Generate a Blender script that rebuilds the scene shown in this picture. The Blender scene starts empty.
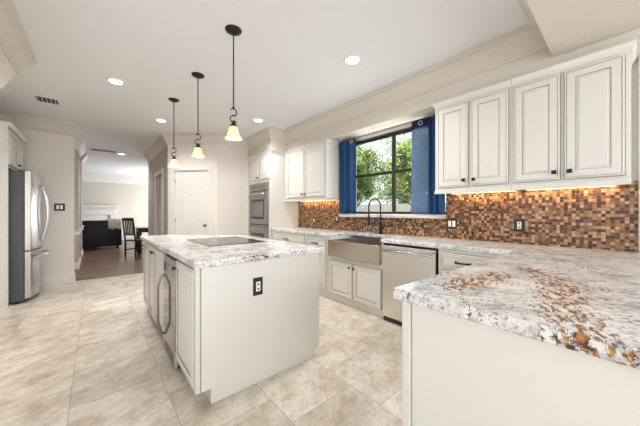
import bpy, bmesh, math, random
from mathutils import Vector, Matrix
random.seed(7)
C = bpy.context.scene
COL = C.collection

# ------------------------------------------------------------------ camera, world, sun, area lights, exposure
cam_d = bpy.data.cameras.new('camera'); cam = bpy.data.objects.new('camera', cam_d); COL.objects.link(cam)
cam_d.sensor_width = 36; cam_d.lens = 262.0 / 640 * 36; cam_d.clip_start = 0.02; cam_d.clip_end = 200
cam_d.shift_y = -1.0 / 640
cam.location = (0, 0, 1.215); cam.rotation_euler = (math.pi / 2, 0, -0.7103)
C.camera = cam

C.view_settings.view_transform = 'Standard'; C.view_settings.look = 'None'
C.view_settings.gamma = 1; C.view_settings.use_curve_mapping = False
C.view_settings.exposure = 0.47
C.cycles.max_bounces = 10; C.cycles.diffuse_bounces = 6; C.cycles.transmission_bounces = 8
C.cycles.transparent_max_bounces = 12
C.cycles.sample_clamp_indirect = 6
C.cycles.caustics_reflective = False; C.cycles.caustics_refractive = False

world = bpy.data.worlds.new('sky'); C.world = world; world.use_nodes = True
wn = world.node_tree.nodes; wl = world.node_tree.links; wn.clear()
wo = wn.new('ShaderNodeOutputWorld'); wb = wn.new('ShaderNodeBackground')
sky = wn.new('ShaderNodeTexSky'); sky.sky_type = 'HOSEK_WILKIE'; sky.turbidity = 5.0
sky.sun_direction = Vector((-0.30, 0.45, 0.84)).normalized()
wb.inputs[1].default_value = 3.6
hz = wn.new('ShaderNodeMix'); hz.data_type = 'RGBA'; hz.inputs[0].default_value = .55; hz.inputs[7].default_value = (.42, .43, .44, 1)
wl.new(sky.outputs[0], hz.inputs[6]); wl.new(hz.outputs[2], wb.inputs[0]); wl.new(wb.outputs[0], wo.inputs[0])

sun_d = bpy.data.lights.new('sun', 'SUN'); sun_d.energy = 13.0; sun_d.angle = 0.02; sun_d.color = (1, .96, .88)
sun = bpy.data.objects.new('sun', sun_d); COL.objects.link(sun)
sun.rotation_euler = Vector((0.30, -0.45, -0.84)).to_track_quat('-Z', 'Y').to_euler()

def area(name, loc, direction, sx, sy, power, color):
    d = bpy.data.lights.new(name, 'AREA'); d.shape = 'RECTANGLE'; d.size = sx; d.size_y = sy
    d.energy = power; d.color = color
    o = bpy.data.objects.new(name, d); COL.objects.link(o); o.location = loc
    o.rotation_euler = Vector(direction).to_track_quat('-Z', 'Z').to_euler()
    return o
area('added_back_fill', (0.8, -2.90, 1.45), (0, 1, 0.30), 3.4, 1.9, 74, (0.90, 0.955, 1.0))  # added fill light behind the camera, at an unseen opening
area('added_side_fill', (-1.49, 0.6, 1.45), (1, 0.55, 0.75), 2.5, 1.7, 6, (1.0, 0.99, 0.97))  # added fill beside the camera, tilted up to brighten the ceiling
area('daylight_kitchen_window', (3.06, 2.10, 1.76), (-1, 0, -0.05), 1.3, 1.0, 8, (0.95, 0.98, 1.0))
area('added_living_room_fill', (3.05, 12.3, 1.5), (-1, 0.15, 0.25), 2.4, 1.9, 170, (0.96, 0.98, 1.0))  # added area light for the living room; no window is modelled there

# ------------------------------------------------------------------ materials
def nt(name):
    m = bpy.data.materials.new(name); m.use_nodes = True
    t = m.node_tree; b = t.nodes['Principled BSDF']
    return m, t, b
def mat(name, col, rough=0.5, metal=0.0, spec=0.5, noise=0.0, nscale=8.0, bump=0.0, coat=0.0):
    m, t, b = nt(name)
    b.inputs['Roughness'].default_value = rough; b.inputs['Metallic'].default_value = metal
    b.inputs['Specular IOR Level'].default_value = spec
    b.inputs['Coat Weight'].default_value = coat
    b.inputs['Base Color'].default_value = (*col, 1)
    tc = t.nodes.new('ShaderNodeTexCoord'); n = t.nodes.new('ShaderNodeTexNoise')
    n.inputs['Scale'].default_value = nscale; n.inputs['Detail'].default_value = 4
    t.links.new(tc.outputs['Object'], n.inputs['Vector'])
    if noise:
        mx = t.nodes.new('ShaderNodeMix'); mx.data_type = 'RGBA'
        mx.inputs[6].default_value = (*[c * (1 - noise) for c in col], 1)
        mx.inputs[7].default_value = (*[min(1, c * (1 + noise)) for c in col], 1)
        t.links.new(n.outputs['Fac'], mx.inputs[0]); t.links.new(mx.outputs[2], b.inputs['Base Color'])
    if bump:
        bp = t.nodes.new('ShaderNodeBump'); bp.inputs['Strength'].default_value = bump
        bp.inputs['Distance'].default_value = 0.01
        t.links.new(n.outputs['Fac'], bp.inputs['Height']); t.links.new(bp.outputs[0], b.inputs['Normal'])
    return m
def emis(name, col, s):
    m, t, b = nt(name)
    b.inputs['Base Color'].default_value = (*col, 1)
    b.inputs['Emission Color'].default_value = (*col, 1); b.inputs['Emission Strength'].default_value = s
    return m

class G:  # tiny node-graph helper
    def __init__(s, t): s.t = t
    def val(s, x, sock):
        if isinstance(x, (int, float)): sock.default_value = x
        elif isinstance(x, (tuple, list)): sock.default_value = x
        else: s.t.links.new(x, sock)
    def math(s, op, a, b=0.0, c=None, clamp=False):
        n = s.t.nodes.new('ShaderNodeMath'); n.operation = op; n.use_clamp = clamp
        s.val(a, n.inputs[0]); s.val(b, n.inputs[1])
        if c is not None: s.val(c, n.inputs[2])
        return n.outputs[0]
    def vec(s, op, a, b=(0, 0, 0), scale=None):
        n = s.t.nodes.new('ShaderNodeVectorMath'); n.operation = op
        s.val(a, n.inputs[0]); s.val(b, n.inputs[1])
        if scale is not None: s.val(scale, n.inputs['Scale'])
        return n.outputs['Value'] if op in ('LENGTH', 'DOT_PRODUCT', 'DISTANCE') else n.outputs[0]
    def mix(s, f, a, b, blend='MIX'):
        n = s.t.nodes.new('ShaderNodeMix'); n.data_type = 'RGBA'; n.blend_type = blend
        s.val(f, n.inputs[0])
        for x, i in ((a, 6), (b, 7)): s.val((*x, 1) if isinstance(x, tuple) and len(x) == 3 else x, n.inputs[i])
        return n.outputs[2]
    def noise(s, v, scale, detail=4, rough=.5, dist=0.0, out='Fac'):
        n = s.t.nodes.new('ShaderNodeTexNoise'); s.val(v, n.inputs['Vector'])
        n.inputs['Scale'].default_value = scale; n.inputs['Detail'].default_value = detail
        n.inputs['Roughness'].default_value = rough; n.inputs['Distortion'].default_value = dist
        return n.outputs[out]
    def white(s, v, out='Value'):
        n = s.t.nodes.new('ShaderNodeTexWhiteNoise'); n.noise_dimensions = '3D'; s.val(v, n.inputs['Vector'])
        return n.outputs[out]
    def ramp(s, f, stops, const=False):
        n = s.t.nodes.new('ShaderNodeValToRGB'); s.val(f, n.inputs[0])
        if const: n.color_ramp.interpolation = 'CONSTANT'
        e = n.color_ramp.elements
        while len(e) < len(stops): e.new(0.5)
        for k, (p, c) in enumerate(stops):
            e[k].position = p; e[k].color = (*c, 1) if len(c) == 3 else c
        return n.outputs[0]
    def step(s, x, lo, hi):
        n = s.t.nodes.new('ShaderNodeMapRange'); s.val(x, n.inputs[0])
        n.inputs[1].default_value = lo; n.inputs[2].default_value = hi; n.interpolation_type = 'SMOOTHSTEP'
        return n.outputs[0]
    def obj(s):
        return s.t.nodes.new('ShaderNodeTexCoord').outputs['Object']
    def xyz(s, v):
        n = s.t.nodes.new('ShaderNodeSeparateXYZ'); s.val(v, n.inputs[0]); return n.outputs
    def comb(s, x, y, z):
        n = s.t.nodes.new('ShaderNodeCombineXYZ')
        for a, i in zip((x, y, z), range(3)): s.val(a, n.inputs[i])
        return n.outputs[0]
    def bump(s, h, strength, dist, b):
        n = s.t.nodes.new('ShaderNodeBump'); n.inputs['Strength'].default_value = strength
        n.inputs['Distance'].default_value = dist; s.val(h, n.inputs['Height'])
        s.t.links.new(n.outputs[0], b.inputs['Normal'])

def granite_mat():
    m, t, b = nt('granite'); g = G(t); P = g.obj()
    x, y, z = g.xyz(P)
    rot = g.comb(g.math('ADD', g.math('MULTIPLY', x, .80), g.math('MULTIPLY', y, -.60)),
                 g.math('MULTIPLY', g.math('ADD', g.math('MULTIPLY', x, .60), g.math('MULTIPLY', y, .80)), 1.35), z)
    base = g.ramp(g.noise(rot, 8, 8, .68), [(.36, (.42, .42, .425)), (.46, (.68, .68, .685)), (.55, (.80, .81, .82))])
    fine = g.step(g.noise(rot, 34, 6, .74, .4), .50, .58)
    base = g.mix(g.math('MULTIPLY', g.math('MULTIPLY', fine, .62), g.step(g.noise(P, 4.2, 3), .34, .52)), base, (.30, .285, .28))
    spk = g.math('MULTIPLY', g.step(g.noise(rot, 58, 5, .72, .6), .545, .59), g.step(g.noise(P, 6.5, 4, .6), .44, .55))
    base = g.mix(g.math('MULTIPLY', spk, .9), base, (.085, .07, .06))
    # rust-gold mineral blotches: scattered patches and one long streak
    along = g.comb(g.math('MULTIPLY', g.math('ADD', g.math('MULTIPLY', x, .95), g.math('MULTIPLY', y, .31)), .55), g.math('MULTIPLY', g.math('ADD', g.math('MULTIPLY', x, -.31), g.math('MULTIPLY', y, .95)), 1.3), z)
    gn = g.noise(along, 36, 8, .76, .4)
    patch = g.math('MULTIPLY', g.step(gn, .555, .60), g.step(g.noise(P, 4.3, 3, .6), .535, .60))
    segs = [((1.72, .33), (1.50, .19)), ((1.50, .19), (1.22, .145)), ((1.22, .145), (.98, .10)), ((.98, .10), (.80, .03)),
            ((1.45, .38), (1.10, .46)), ((.62, 2.06), (.86, 2.02)), ((.73, 1.76), (.98, 1.60)), ((.70, 2.75), (.62, 2.30))]
    dmin = None
    flat = g.comb(x, y, 0.0)
    for (ax, ay), (bx, by) in segs:
        dx, dy = bx - ax, by - ay; L2 = dx * dx + dy * dy
        pa = g.vec('SUBTRACT', flat, (ax, ay, 0))
        h = g.math('MULTIPLY', g.vec('DOT_PRODUCT', pa, (dx, dy, 0)), 1 / L2, clamp=True)
        d = g.vec('LENGTH', g.vec('SUBTRACT', pa, g.vec('SCALE', (dx, dy, 0), scale=h)))
        dmin = d if dmin is None else g.math('MINIMUM', dmin, d)
    near = g.math('SUBTRACT', 1.0, g.step(dmin, .02, .12))
    lvl = g.math('ADD', gn, g.math('MULTIPLY', near, .092))
    streak = g.math('MULTIPLY', g.step(lvl, .575, .615), g.step(near, .02, .2))
    gold = g.math('MAXIMUM', g.math('MULTIPLY', patch, .85), streak)
    goldc = g.ramp(g.noise(rot, 46, 4), [(.42, (.05, .02, .010)), (.52, (.27, .10, .018)), (.66, (.46, .22, .05))])
    base = g.mix(gold, base, goldc)
    t.links.new(base, b.inputs['Base Color'])
    b.inputs['Roughness'].default_value = .2; b.inputs['Specular IOR Level'].default_value = .4
    return m

TX, TP = -0.12, 0.4925
def tile_mat():
    m, t, b = nt('travertine_tile'); g = G(t); P = g.obj(); x, y, z = g.xyz(P)
    cx = g.math('DIVIDE', g.math('SUBTRACT', x, TX), TP); ci = g.math('FLOOR', cx)
    par = g.math('MULTIPLY', g.math('MODULO', g.math('ADD', ci, 100.0), 2.0), .5)   # every other column shifted by half a tile
    cy = g.math('ADD', g.math('DIVIDE', g.math('SUBTRACT', y, 1.25), TP), par); ri = g.math('FLOOR', cy)
    fx = g.math('SUBTRACT', cx, ci); fy = g.math('SUBTRACT', cy, ri)
    e = g.math('MINIMUM', g.math('MINIMUM', fx, g.math('SUBTRACT', 1.0, fx)), g.math('MINIMUM', fy, g.math('SUBTRACT', 1.0, fy)))
    grout = g.math('SUBTRACT', 1.0, g.step(e, .002, .0055))
    r = g.white(g.comb(ci, ri, 3.0), 'Color'); rx, ry, rz = g.xyz(r)
    off = g.vec('SCALE', r, scale=7.0)
    rot = g.comb(g.math('ADD', g.math('MULTIPLY', x, .86), g.math('MULTIPLY', y, .50)),
                 g.math('MULTIPLY', g.math('ADD', g.math('MULTIPLY', x, -.50), g.math('MULTIPLY', y, .86)), 1.45), 0.0)
    v = g.vec('ADD', rot, off)
    n1 = g.noise(v, 4.6, 9, .74, .2); n2 = g.noise(v, 19, 8, .78, .2)
    c = g.ramp(n1, [(.36, (.475, .40, .32)), (.47, (.62, .55, .465)), (.58, (.74, .69, .625))])
    c = g.mix(g.math('MULTIPLY', g.step(n2, .52, .64), .5), c, (.37, .295, .225))
    c = g.mix(g.math('MULTIPLY', g.step(n2, .30, .42), -.25, 0.25), c, (.68, .635, .58))
    tint = g.mix(rx, (.86, .84, .82), (1.06, 1.05, 1.04))
    c = g.mix(1.0, c, tint, 'MULTIPLY')
    c = g.mix(g.math('MULTIPLY', grout, .75), c, (.26, .215, .175))
    t.links.new(c, b.inputs['Base Color'])
    b.inputs['Roughness'].default_value = .32; b.inputs['Specular IOR Level'].default_value = .45
    g.bump(g.math('SUBTRACT', 1.0, grout), .3, .002, b)
    return m

def wood_mat():
    m, t, b = nt('dark_hardwood'); g = G(t); P = g.obj(); x, y, z = g.xyz(P)
    cy = g.math('DIVIDE', y, .125); ri = g.math('FLOOR', cy); fy = g.math('SUBTRACT', cy, ri)
    xo = g.math('ADD', g.math('DIVIDE', x, 1.3), g.white(g.comb(ri, 0.0, 0.0))); xi = g.math('FLOOR', xo); fx = g.math('SUBTRACT', xo, xi)
    gap = g.math('MAXIMUM', g.math('LESS_THAN', fy, .03), g.math('LESS_THAN', fx, .004))
    r = g.white(g.comb(ri, xi, 1.0))
    v = g.comb(g.math('MULTIPLY', x, 1.6), g.math('MULTIPLY', y, 22.0), g.math('MULTIPLY', r, 9.0))
    c = g.ramp(g.noise(v, 2.2, 5, .6, .4), [(.36, (.075, .036, .022)), (.52, (.18, .098, .060)), (.66, (.30, .18, .115))])
    c = g.mix(1.0, c, g.mix(r, (.7, .68, .66), (1.35, 1.3, 1.25)), 'MULTIPLY')
    c = g.mix(gap, c, (.02, .01, .007))
    t.links.new(c, b.inputs['Base Color']); b.inputs['Roughness'].default_value = .34
    return m

def mosaic_mat():
    m, t, b = nt('mosaic_tile'); g = G(t); P = g.obj(); x, y, z = g.xyz(P); S = .0245
    cu = g.math('DIVIDE', y, S); cv = g.math('DIVIDE', z, S)
    iu = g.math('FLOOR', cu); iv = g.math('FLOOR', cv); fu = g.math('SUBTRACT', cu, iu); fv = g.math('SUBTRACT', cv, iv)
    e = g.math('MINIMUM', g.math('MINIMUM', fu, g.math('SUBTRACT', 1.0, fu)), g.math('MINIMUM', fv, g.math('SUBTRACT', 1.0, fv)))
    grout = g.math('LESS_THAN', e, .055)
    r = g.white(g.comb(iu, iv, 5.0)); r2 = g.white(g.comb(iu, iv, 9.0))
    c = g.ramp(r, [(0, (.045, .016, .008)), (.20, (.105, .040, .018)), (.38, (.20, .085, .036)), (.54, (.31, .150, .068)),
                   (.68, (.40, .225, .115)), (.86, (.52, .35, .215))], const=True)
    c = g.mix(1.0, c, g.mix(g.noise(P, 90, 3), (.75, .72, .70), (1.2, 1.18, 1.15)), 'MULTIPLY')
    c = g.mix(grout, c, (.20, .12, .07))
    t.links.new(c, b.inputs['Base Color'])
    t.links.new(g.math('ADD', .18, g.math('MULTIPLY', r2, .35)), b.inputs['Roughness'])
    g.bump(g.math('SUBTRACT', 1.0, grout), .4, .002, b)
    return m

def steel_mat(name, col, rough, axis, brush=.12):
    m, t, b = nt(name); g = G(t); P = g.obj(); x, y, z = g.xyz(P)
    v = [x, y, z]; v = g.comb(*[g.math('MULTIPLY', c, 2.0 if i == axis else 160.0) for i, c in enumerate(v)])
    n = g.noise(v, 1.0, 3)
    c = g.mix(n, tuple(k * (1 - brush) for k in col), tuple(min(1, k * (1 + brush)) for k in col))
    t.links.new(c, b.inputs['Base Color']); b.inputs['Metallic'].default_value = 1.0
    t.links.new(g.math('ADD', rough - .05, g.math('MULTIPLY', n, .1)), b.inputs['Roughness'])
    return m

def fabric_mat(name, col, trans=0.0):
    m, t, b = nt(name); g = G(t); P = g.obj(); x, y, z = g.xyz(P)
    w = g.noise(g.comb(g.math('MULTIPLY', x, 60.0), g.math('MULTIPLY', y, 60.0), g.math('MULTIPLY', z, 220.0)), 3, 3)
    c = g.mix(w, tuple(k * .72 for k in col), tuple(k * 1.28 for k in col))
    t.links.new(c, b.inputs['Base Color']); b.inputs['Roughness'].default_value = .85
    b.inputs['Specular IOR Level'].default_value = .2
    if trans:
        tr = t.nodes.new('ShaderNodeBsdfTranslucent'); t.links.new(c, tr.inputs[0])
        mx = t.nodes.new('ShaderNodeMixShader'); mx.inputs[0].default_value = trans
        out = t.nodes['Material Output']
        t.links.new(b.outputs[0], mx.inputs[1]); t.links.new(tr.outputs[0], mx.inputs[2])
        t.links.new(mx.outputs[0], out.inputs[0])
    return m

def sheer_mat():
    m = fabric_mat('sheer_blue_fabric', (.13, .205, .33), .4); t = m.node_tree; g = G(t)
    out = t.nodes['Material Output']; sh = out.inputs[0].links[0].from_socket
    x, y, z = g.xyz(g.obj())
    weave = g.noise(g.comb(g.math('MULTIPLY', x, 30.0), g.math('MULTIPLY', y, 60.0), g.math('MULTIPLY', z, 16.0)), 1.0, 7, .8)
    tp = t.nodes.new('ShaderNodeBsdfTransparent'); mx = t.nodes.new('ShaderNodeMixShader')
    t.links.new(g.math('MULTIPLY', g.step(weave, .30, .75), .50), mx.inputs[0])
    t.links.new(sh, mx.inputs[1]); t.links.new(tp.outputs[0], mx.inputs[2]); t.links.new(mx.outputs[0], out.inputs[0])
    return m

def glass_pane_mat():
    m, t, b = nt('window_glass')
    out = t.nodes['Material Output']
    tp = t.nodes.new('ShaderNodeBsdfTransparent'); gl = t.nodes.new('ShaderNodeBsdfGlossy'); gl.inputs['Roughness'].default_value = 0.01
    lw = t.nodes.new('ShaderNodeLayerWeight'); lw.inputs[0].default_value = .5; g = G(t)
    refl = g.math('ADD', .04, g.math('MULTIPLY', .9, g.math('POWER', lw.outputs['Facing'], 5.0)))
    mx = t.nodes.new('ShaderNodeMixShader')
    t.links.new(refl, mx.inputs[0]); t.links.new(tp.outputs[0], mx.inputs[1]); t.links.new(gl.outputs[0], mx.inputs[2])
    t.links.new(mx.outputs[0], out.inputs[0])
    return m

def shade_mat():
    m, t, b = nt('frosted_amber_glass'); g = G(t); P = g.obj()
    n = g.noise(P, 14, 3, .6, 1.0); x, y, z = g.xyz(P)
    c = g.mix(n, (.88, .70, .42), (.95, .88, .74))
    t.links.new(c, b.inputs['Base Color']); b.inputs['Roughness'].default_value = .35
    tr = t.nodes.new('ShaderNodeBsdfTranslucent'); t.links.new(c, tr.inputs[0])
    mx = t.nodes.new('ShaderNodeMixShader'); mx.inputs[0].default_value = .6
    t.links.new(b.outputs[0], mx.inputs[1]); t.links.new(tr.outputs[0], mx.inputs[2])
    t.links.new(mx.outputs[0], t.nodes['Material Output'].inputs[0])
    return m

def leaf_mat(name, a, b_):
    m, t, b = nt(name); g = G(t); P = g.obj()
    n = g.noise(P, 3.0, 2); n2 = g.white(g.vec('SNAP', P, (.12, .12, .12)))
    c = g.mix(g.math('MULTIPLY', g.math('ADD', n, n2), .5), a, b_)
    t.links.new(c, b.inputs['Base Color']); b.inputs['Roughness'].default_value = .5
    tr = t.nodes.new('ShaderNodeBsdfTranslucent'); t.links.new(c, tr.inputs[0])
    mx = t.nodes.new('ShaderNodeMixShader'); mx.inputs[0].default_value = .35
    t.links.new(b.outputs[0], mx.inputs[1]); t.links.new(tr.outputs[0], mx.inputs[2])
    t.links.new(mx.outputs[0], t.nodes['Material Output'].inputs[0])
    return m

M = dict(
    ceil=mat('ceiling_paint', (.785, .80, .82), .9, noise=.015),
    wall=mat('warm_wall_paint', (.72, .67, .62), .85, noise=.02),
    beige=mat('beige_trim_paint', (.63, .585, .52), .75, noise=.02),
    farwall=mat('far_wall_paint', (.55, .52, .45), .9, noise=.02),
    white=mat('white_trim_paint', (.70, .685, .66), .45, noise=.015),
    cab=mat('cream_cabinet_paint', (.70, .685, .645), .38, noise=.02, nscale=3),
    hallwall=mat('darker_hallway_wall', (.47, .43, .40), .85, noise=.02),  # hallway wall and pilasters, a darker tone than the kitchen walls
    glaze=mat('taupe_glaze', (.33, .285, .235), .6, noise=.1),
    panel=mat('island_panel_paint', (.715, .71, .675), .42, noise=.02, nscale=3),
    bronze=mat('oil_rubbed_bronze', (.028, .022, .019), .38, .6, noise=.2),
    black=mat('black_enamel', (.012, .012, .013), .3, noise=.2),
    blackgl=mat('black_glass', (.012, .012, .014), .06, noise=.1),
    faucet=mat('matte_dark_faucet_metal', (.018, .024, .03), .32, .7, noise=.2),
    plate=mat('dark_plate_metal', (.035, .032, .03), .4, .5, noise=.1),
    switch=mat('white_switch_plastic', (.82, .81, .79), .35, noise=.01),
    fridgeside=mat('dark_grey_fridge_side', (.075, .078, .085), .45, noise=.05),
    steel=steel_mat('stainless_steel', (.82, .79, .75), .33, 2, .04),
    fridgesteel=steel_mat('fridge_stainless_steel', (.50, .48, .455), .27, 2, .015),
    steelh=steel_mat('stainless_steel_horizontal', (.64, .58, .51), .24, 1, .04),
    mirrorsteel=mat('polished_steel', (.50, .48, .46), .14, 1.0, noise=.04),
    steelb=steel_mat('bright_handle_steel', (.62, .61, .60), .22, 2),
    gunmetal=mat('gunmetal_handle', (.33, .33, .335), .3, .9, noise=.1),
    coolerglass=mat('mirror_cooler_glass', (.36, .35, .345), .05, .95, noise=.03),
    ovenglass=mat('oven_glass', (.16, .16, .155), .12, noise=.1),
    oven=steel_mat('oven_steel', (.36, .345, .33), .34, 2),
    brass=mat('aged_brass', (.36, .25, .10), .3, .9, noise=.1),
    granite=granite_mat(), tile=tile_mat(), wood=wood_mat(), mosaic=mosaic_mat(),
    winframe=mat('dark_bronze_window_frame', (.03, .021, .016), .45, noise=.15),
    glass=glass_pane_mat(),
    blue=fabric_mat('blue_curtain_fabric', (.03, .085, .21), .25),
    navy=fabric_mat('navy_band_fabric', (.012, .022, .055)),
    sheer=sheer_mat(),
    shade=shade_mat(),
    bulb=emis('warm_bulb', (1, .84, .58), 6),
    can=emis('downlight_lens', (1, .97, .92), 9),
    led=emis('warm_led_strip', (1, .72, .40), 2.5),
    leather=mat('black_leather', (.005, .0045, .0045), .3, spec=.18, noise=.3, nscale=20, bump=.15),
    throw=fabric_mat('cream_throw_fabric', (.66, .60, .51)),
    chairwood=mat('espresso_wood', (.016, .011, .009), .35, noise=.3),
    tabletop=mat('brown_table_top', (.10, .085, .075), .15, noise=.2),
    fence=mat('weathered_fence_wood', (.27, .26, .25), .85, noise=.15, nscale=5),
    lawn=mat('lawn_grass', (.07, .12, .03), .9, noise=.4, nscale=3),
    bark=mat('tree_bark', (.17, .13, .10), .9, noise=.35, nscale=9, bump=.4),
    leafa=leaf_mat('light_green_leaves', (.16, .26, .06), (.44, .52, .20)),
    leafb=leaf_mat('deep_green_leaves', (.07, .13, .035), (.26, .36, .11)),
    marble=mat('white_fireplace_tile', (.66, .67, .68), .2, noise=.06, nscale=4),
    slot=mat('vent_dark_slot', (.05, .048, .045), .8, noise=.1),
    sticker=mat('blue_sticker_paper', (.05, .30, .60), .4, noise=.05),
    cyan=mat('dark_firebox', (.02, .02, .02), .8, noise=.1),
)

# ------------------------------------------------------------------ mesh builder
class MB:
    def __init__(s): s.v = []; s.f = []; s.m = []; s.s = []
    def add(s, vs, fs, mi=0, smooth=False):
        o = len(s.v); s.v += [tuple(v) for v in vs]
        for f in fs: s.f.append([i + o for i in f]); s.m.append(mi); s.s.append(smooth)
        return s
    def box(s, x0, x1, y0, y1, z0, z1, mi=0):
        return s.add([(x, y, z) for x in (x0, x1) for y in (y0, y1) for z in (z0, z1)],
                     [(0, 1, 3, 2), (4, 6, 7, 5), (0, 4, 5, 1), (2, 3, 7, 6), (0, 2, 6, 4), (1, 5, 7, 3)], mi)
    def obox(s, o, u, v, w, W, H, D, mi=0):
        o, u, v, w = map(Vector, (o, u, v, w))
        return s.add([o + u * a + v * b + w * c for a in (0, W) for b in (0, H) for c in (0, D)],
                     [(0, 1, 3, 2), (4, 6, 7, 5), (0, 4, 5, 1), (2, 3, 7, 6), (0, 2, 6, 4), (1, 5, 7, 3)], mi)
    def lathe(s, prof, c=(0, 0, 0), axis=(0, 0, 1), seg=24, mi=0, smooth=True, cap=True):
        ax = Vector(axis).normalized(); t = Vector((1, 0, 0)) if abs(ax.x) < .9 else Vector((0, 1, 0))
        a = ax.cross(t).normalized(); b = ax.cross(a); c = Vector(c)
        vs = [c + ax * z + (a * math.cos(2 * math.pi * k / seg) + b * math.sin(2 * math.pi * k / seg)) * max(r, 1e-5)
              for r, z in prof for k in range(seg)]
        fs = []
        for i in range(len(prof) - 1):
            for k in range(seg):
                k2 = (k + 1) % seg
                fs.append((i * seg + k, i * seg + k2, (i + 1) * seg + k2, (i + 1) * seg + k))
        if cap: fs.append(tuple(range(seg))); fs.append(tuple((len(prof) - 1) * seg + k for k in range(seg)))
        return s.add(vs, fs, mi, smooth)
    def tube(s, pts, r, seg=10, mi=0, closed=False):
        pts = [Vector(p) for p in pts]; n = len(pts); rs = r if isinstance(r, list) else [r] * n
        prev = None; vs = []
        for i, p in enumerate(pts):
            if closed: d = pts[(i + 1) % n] - pts[i - 1]
            else: d = pts[min(i + 1, n - 1)] - pts[max(i - 1, 0)]
            d.normalize()
            if prev is None:
                t = Vector((0, 0, 1)) if abs(d.z) < .9 else Vector((1, 0, 0)); a = d.cross(t).normalized()
            else:
                a = (prev - d * prev.dot(d)).normalized()
            prev = a; b = d.cross(a)
            vs += [p + (a * math.cos(2 * math.pi * k / seg) + b * math.sin(2 * math.pi * k / seg)) * rs[i] for k in range(seg)]
        fs = []
        for i in range(n if closed else n - 1):
            j = (i + 1) % n
            for k in range(seg):
                k2 = (k + 1) % seg; fs.append((i * seg + k, i * seg + k2, j * seg + k2, j * seg + k))
        if not closed: fs += [tuple(range(seg)), tuple((n - 1) * seg + k for k in range(seg))]
        return s.add(vs, fs, mi, True)
    def prism(s, poly, d, mi=0):   # planar polygon (3-D points) extruded by the vector d
        n = len(poly); d = Vector(d); p = [Vector(q) for q in poly]
        return s.add(p + [q + d for q in p], [tuple(range(n)), tuple(range(n, 2 * n))] + [(i, (i + 1) % n, n + (i + 1) % n, n + i) for i in range(n)], mi)
    def rings(s, o, u, v, w, W, H, prof):   # nested rectangles: (inset, height, material)
        o, u, v, w = map(Vector, (o, u, v, w)); loops = []; vs = []
        for r in prof:
            i, h = r[0], r[1]
            for a, b in ((i, i), (W - i, i), (W - i, H - i), (i, H - i)): vs.append(o + u * a + v * b + w * h)
        s0 = len(s.v); s.v += [tuple(q) for q in vs]
        for k in range(len(prof) - 1):
            mi = prof[k + 1][2] if len(prof[k + 1]) > 2 else 0
            for e in range(4):
                s.f.append([s0 + k * 4 + e, s0 + k * 4 + (e + 1) % 4, s0 + k * 4 + 4 + (e + 1) % 4, s0 + k * 4 + 4 + e]); s.m.append(mi); s.s.append(False)
        K = (len(prof) - 1) * 4
        s.f.append([s0 + K, s0 + K + 1, s0 + K + 2, s0 + K + 3]); s.m.append(prof[-1][2] if len(prof[-1]) > 2 and len(prof[-1]) > 3 else 0); s.s.append(False)
        s.f.append([s0, s0 + 1, s0 + 2, s0 + 3]); s.m.append(0); s.s.append(False)
        return s
    def cells(s, us, vs, fill, to3, t0, t1, mi=0):   # slab on a rectangular grid; fill(i, j) tells which cells exist
        nu, nv = len(us), len(vs); idx = {}
        def vid(i, j, t):
            k = (i, j, t)
            if k not in idx: idx[k] = len(s.v); s.v.append(tuple(to3(us[i], vs[j], (t0, t1)[t])))
            return idx[k]
        F = lambda i, j: 0 <= i < nu - 1 and 0 <= j < nv - 1 and fill(i, j)
        def face(q): s.f.append(q); s.m.append(mi); s.s.append(False)
        for i in range(nu - 1):
            for j in range(nv - 1):
                if not F(i, j): continue
                for t in (0, 1): face([vid(i, j, t), vid(i + 1, j, t), vid(i + 1, j + 1, t), vid(i, j + 1, t)])
                for (di, dj), (a, b) in (((-1, 0), ((i, j), (i, j + 1))), ((1, 0), ((i + 1, j), (i + 1, j + 1))), ((0, -1), ((i, j), (i + 1, j))), ((0, 1), ((i, j + 1), (i + 1, j + 1)))):
                    if not F(i + di, j + dj): face([vid(*a, 0), vid(*b, 0), vid(*b, 1), vid(*a, 1)])
        return s
    def build(s, name, mats, parent=None, bevel=0.0, origin=None, seg=2, doubles=False):
        mats = mats if isinstance(mats, (list, tuple)) else [mats]
        bm = bmesh.new()
        if parent is not None: base = Vector(parent['_w'])
        elif origin is not None: base = Vector(origin)
        else:
            xs, ys, zs = zip(*s.v); base = Vector(((min(xs) + max(xs)) / 2, (min(ys) + max(ys)) / 2, min(zs)))
        vs = [bm.verts.new(Vector(v) - base) for v in s.v]
        for f, mi, sm in zip(s.f, s.m, s.s):
            try: fc = bm.faces.new([vs[i] for i in f])
            except ValueError: continue
            fc.material_index = mi; fc.smooth = sm
        if doubles: bmesh.ops.remove_doubles(bm, verts=bm.verts, dist=1e-5)
        bmesh.ops.recalc_face_normals(bm, faces=bm.faces)
        if bevel:
            es = [e for e in bm.edges if len(e.link_faces) == 2 and e.calc_face_angle(0) > .6 and not all(f.smooth for f in e.link_faces)]
            bmesh.ops.bevel(bm, geom=es, offset=bevel, segments=seg, profile=.5, affect='EDGES', clamp_overlap=True)
        me = bpy.data.meshes.new(name); bm.to_mesh(me); bm.free()
        for m in mats: me.materials.append(m)
        o = bpy.data.objects.new(name, me); COL.objects.link(o)
        if parent is not None:
            o.parent = parent; o['_w'] = tuple(base)
        else:
            o.location = base; o['_w'] = tuple(base)
        return o

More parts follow.
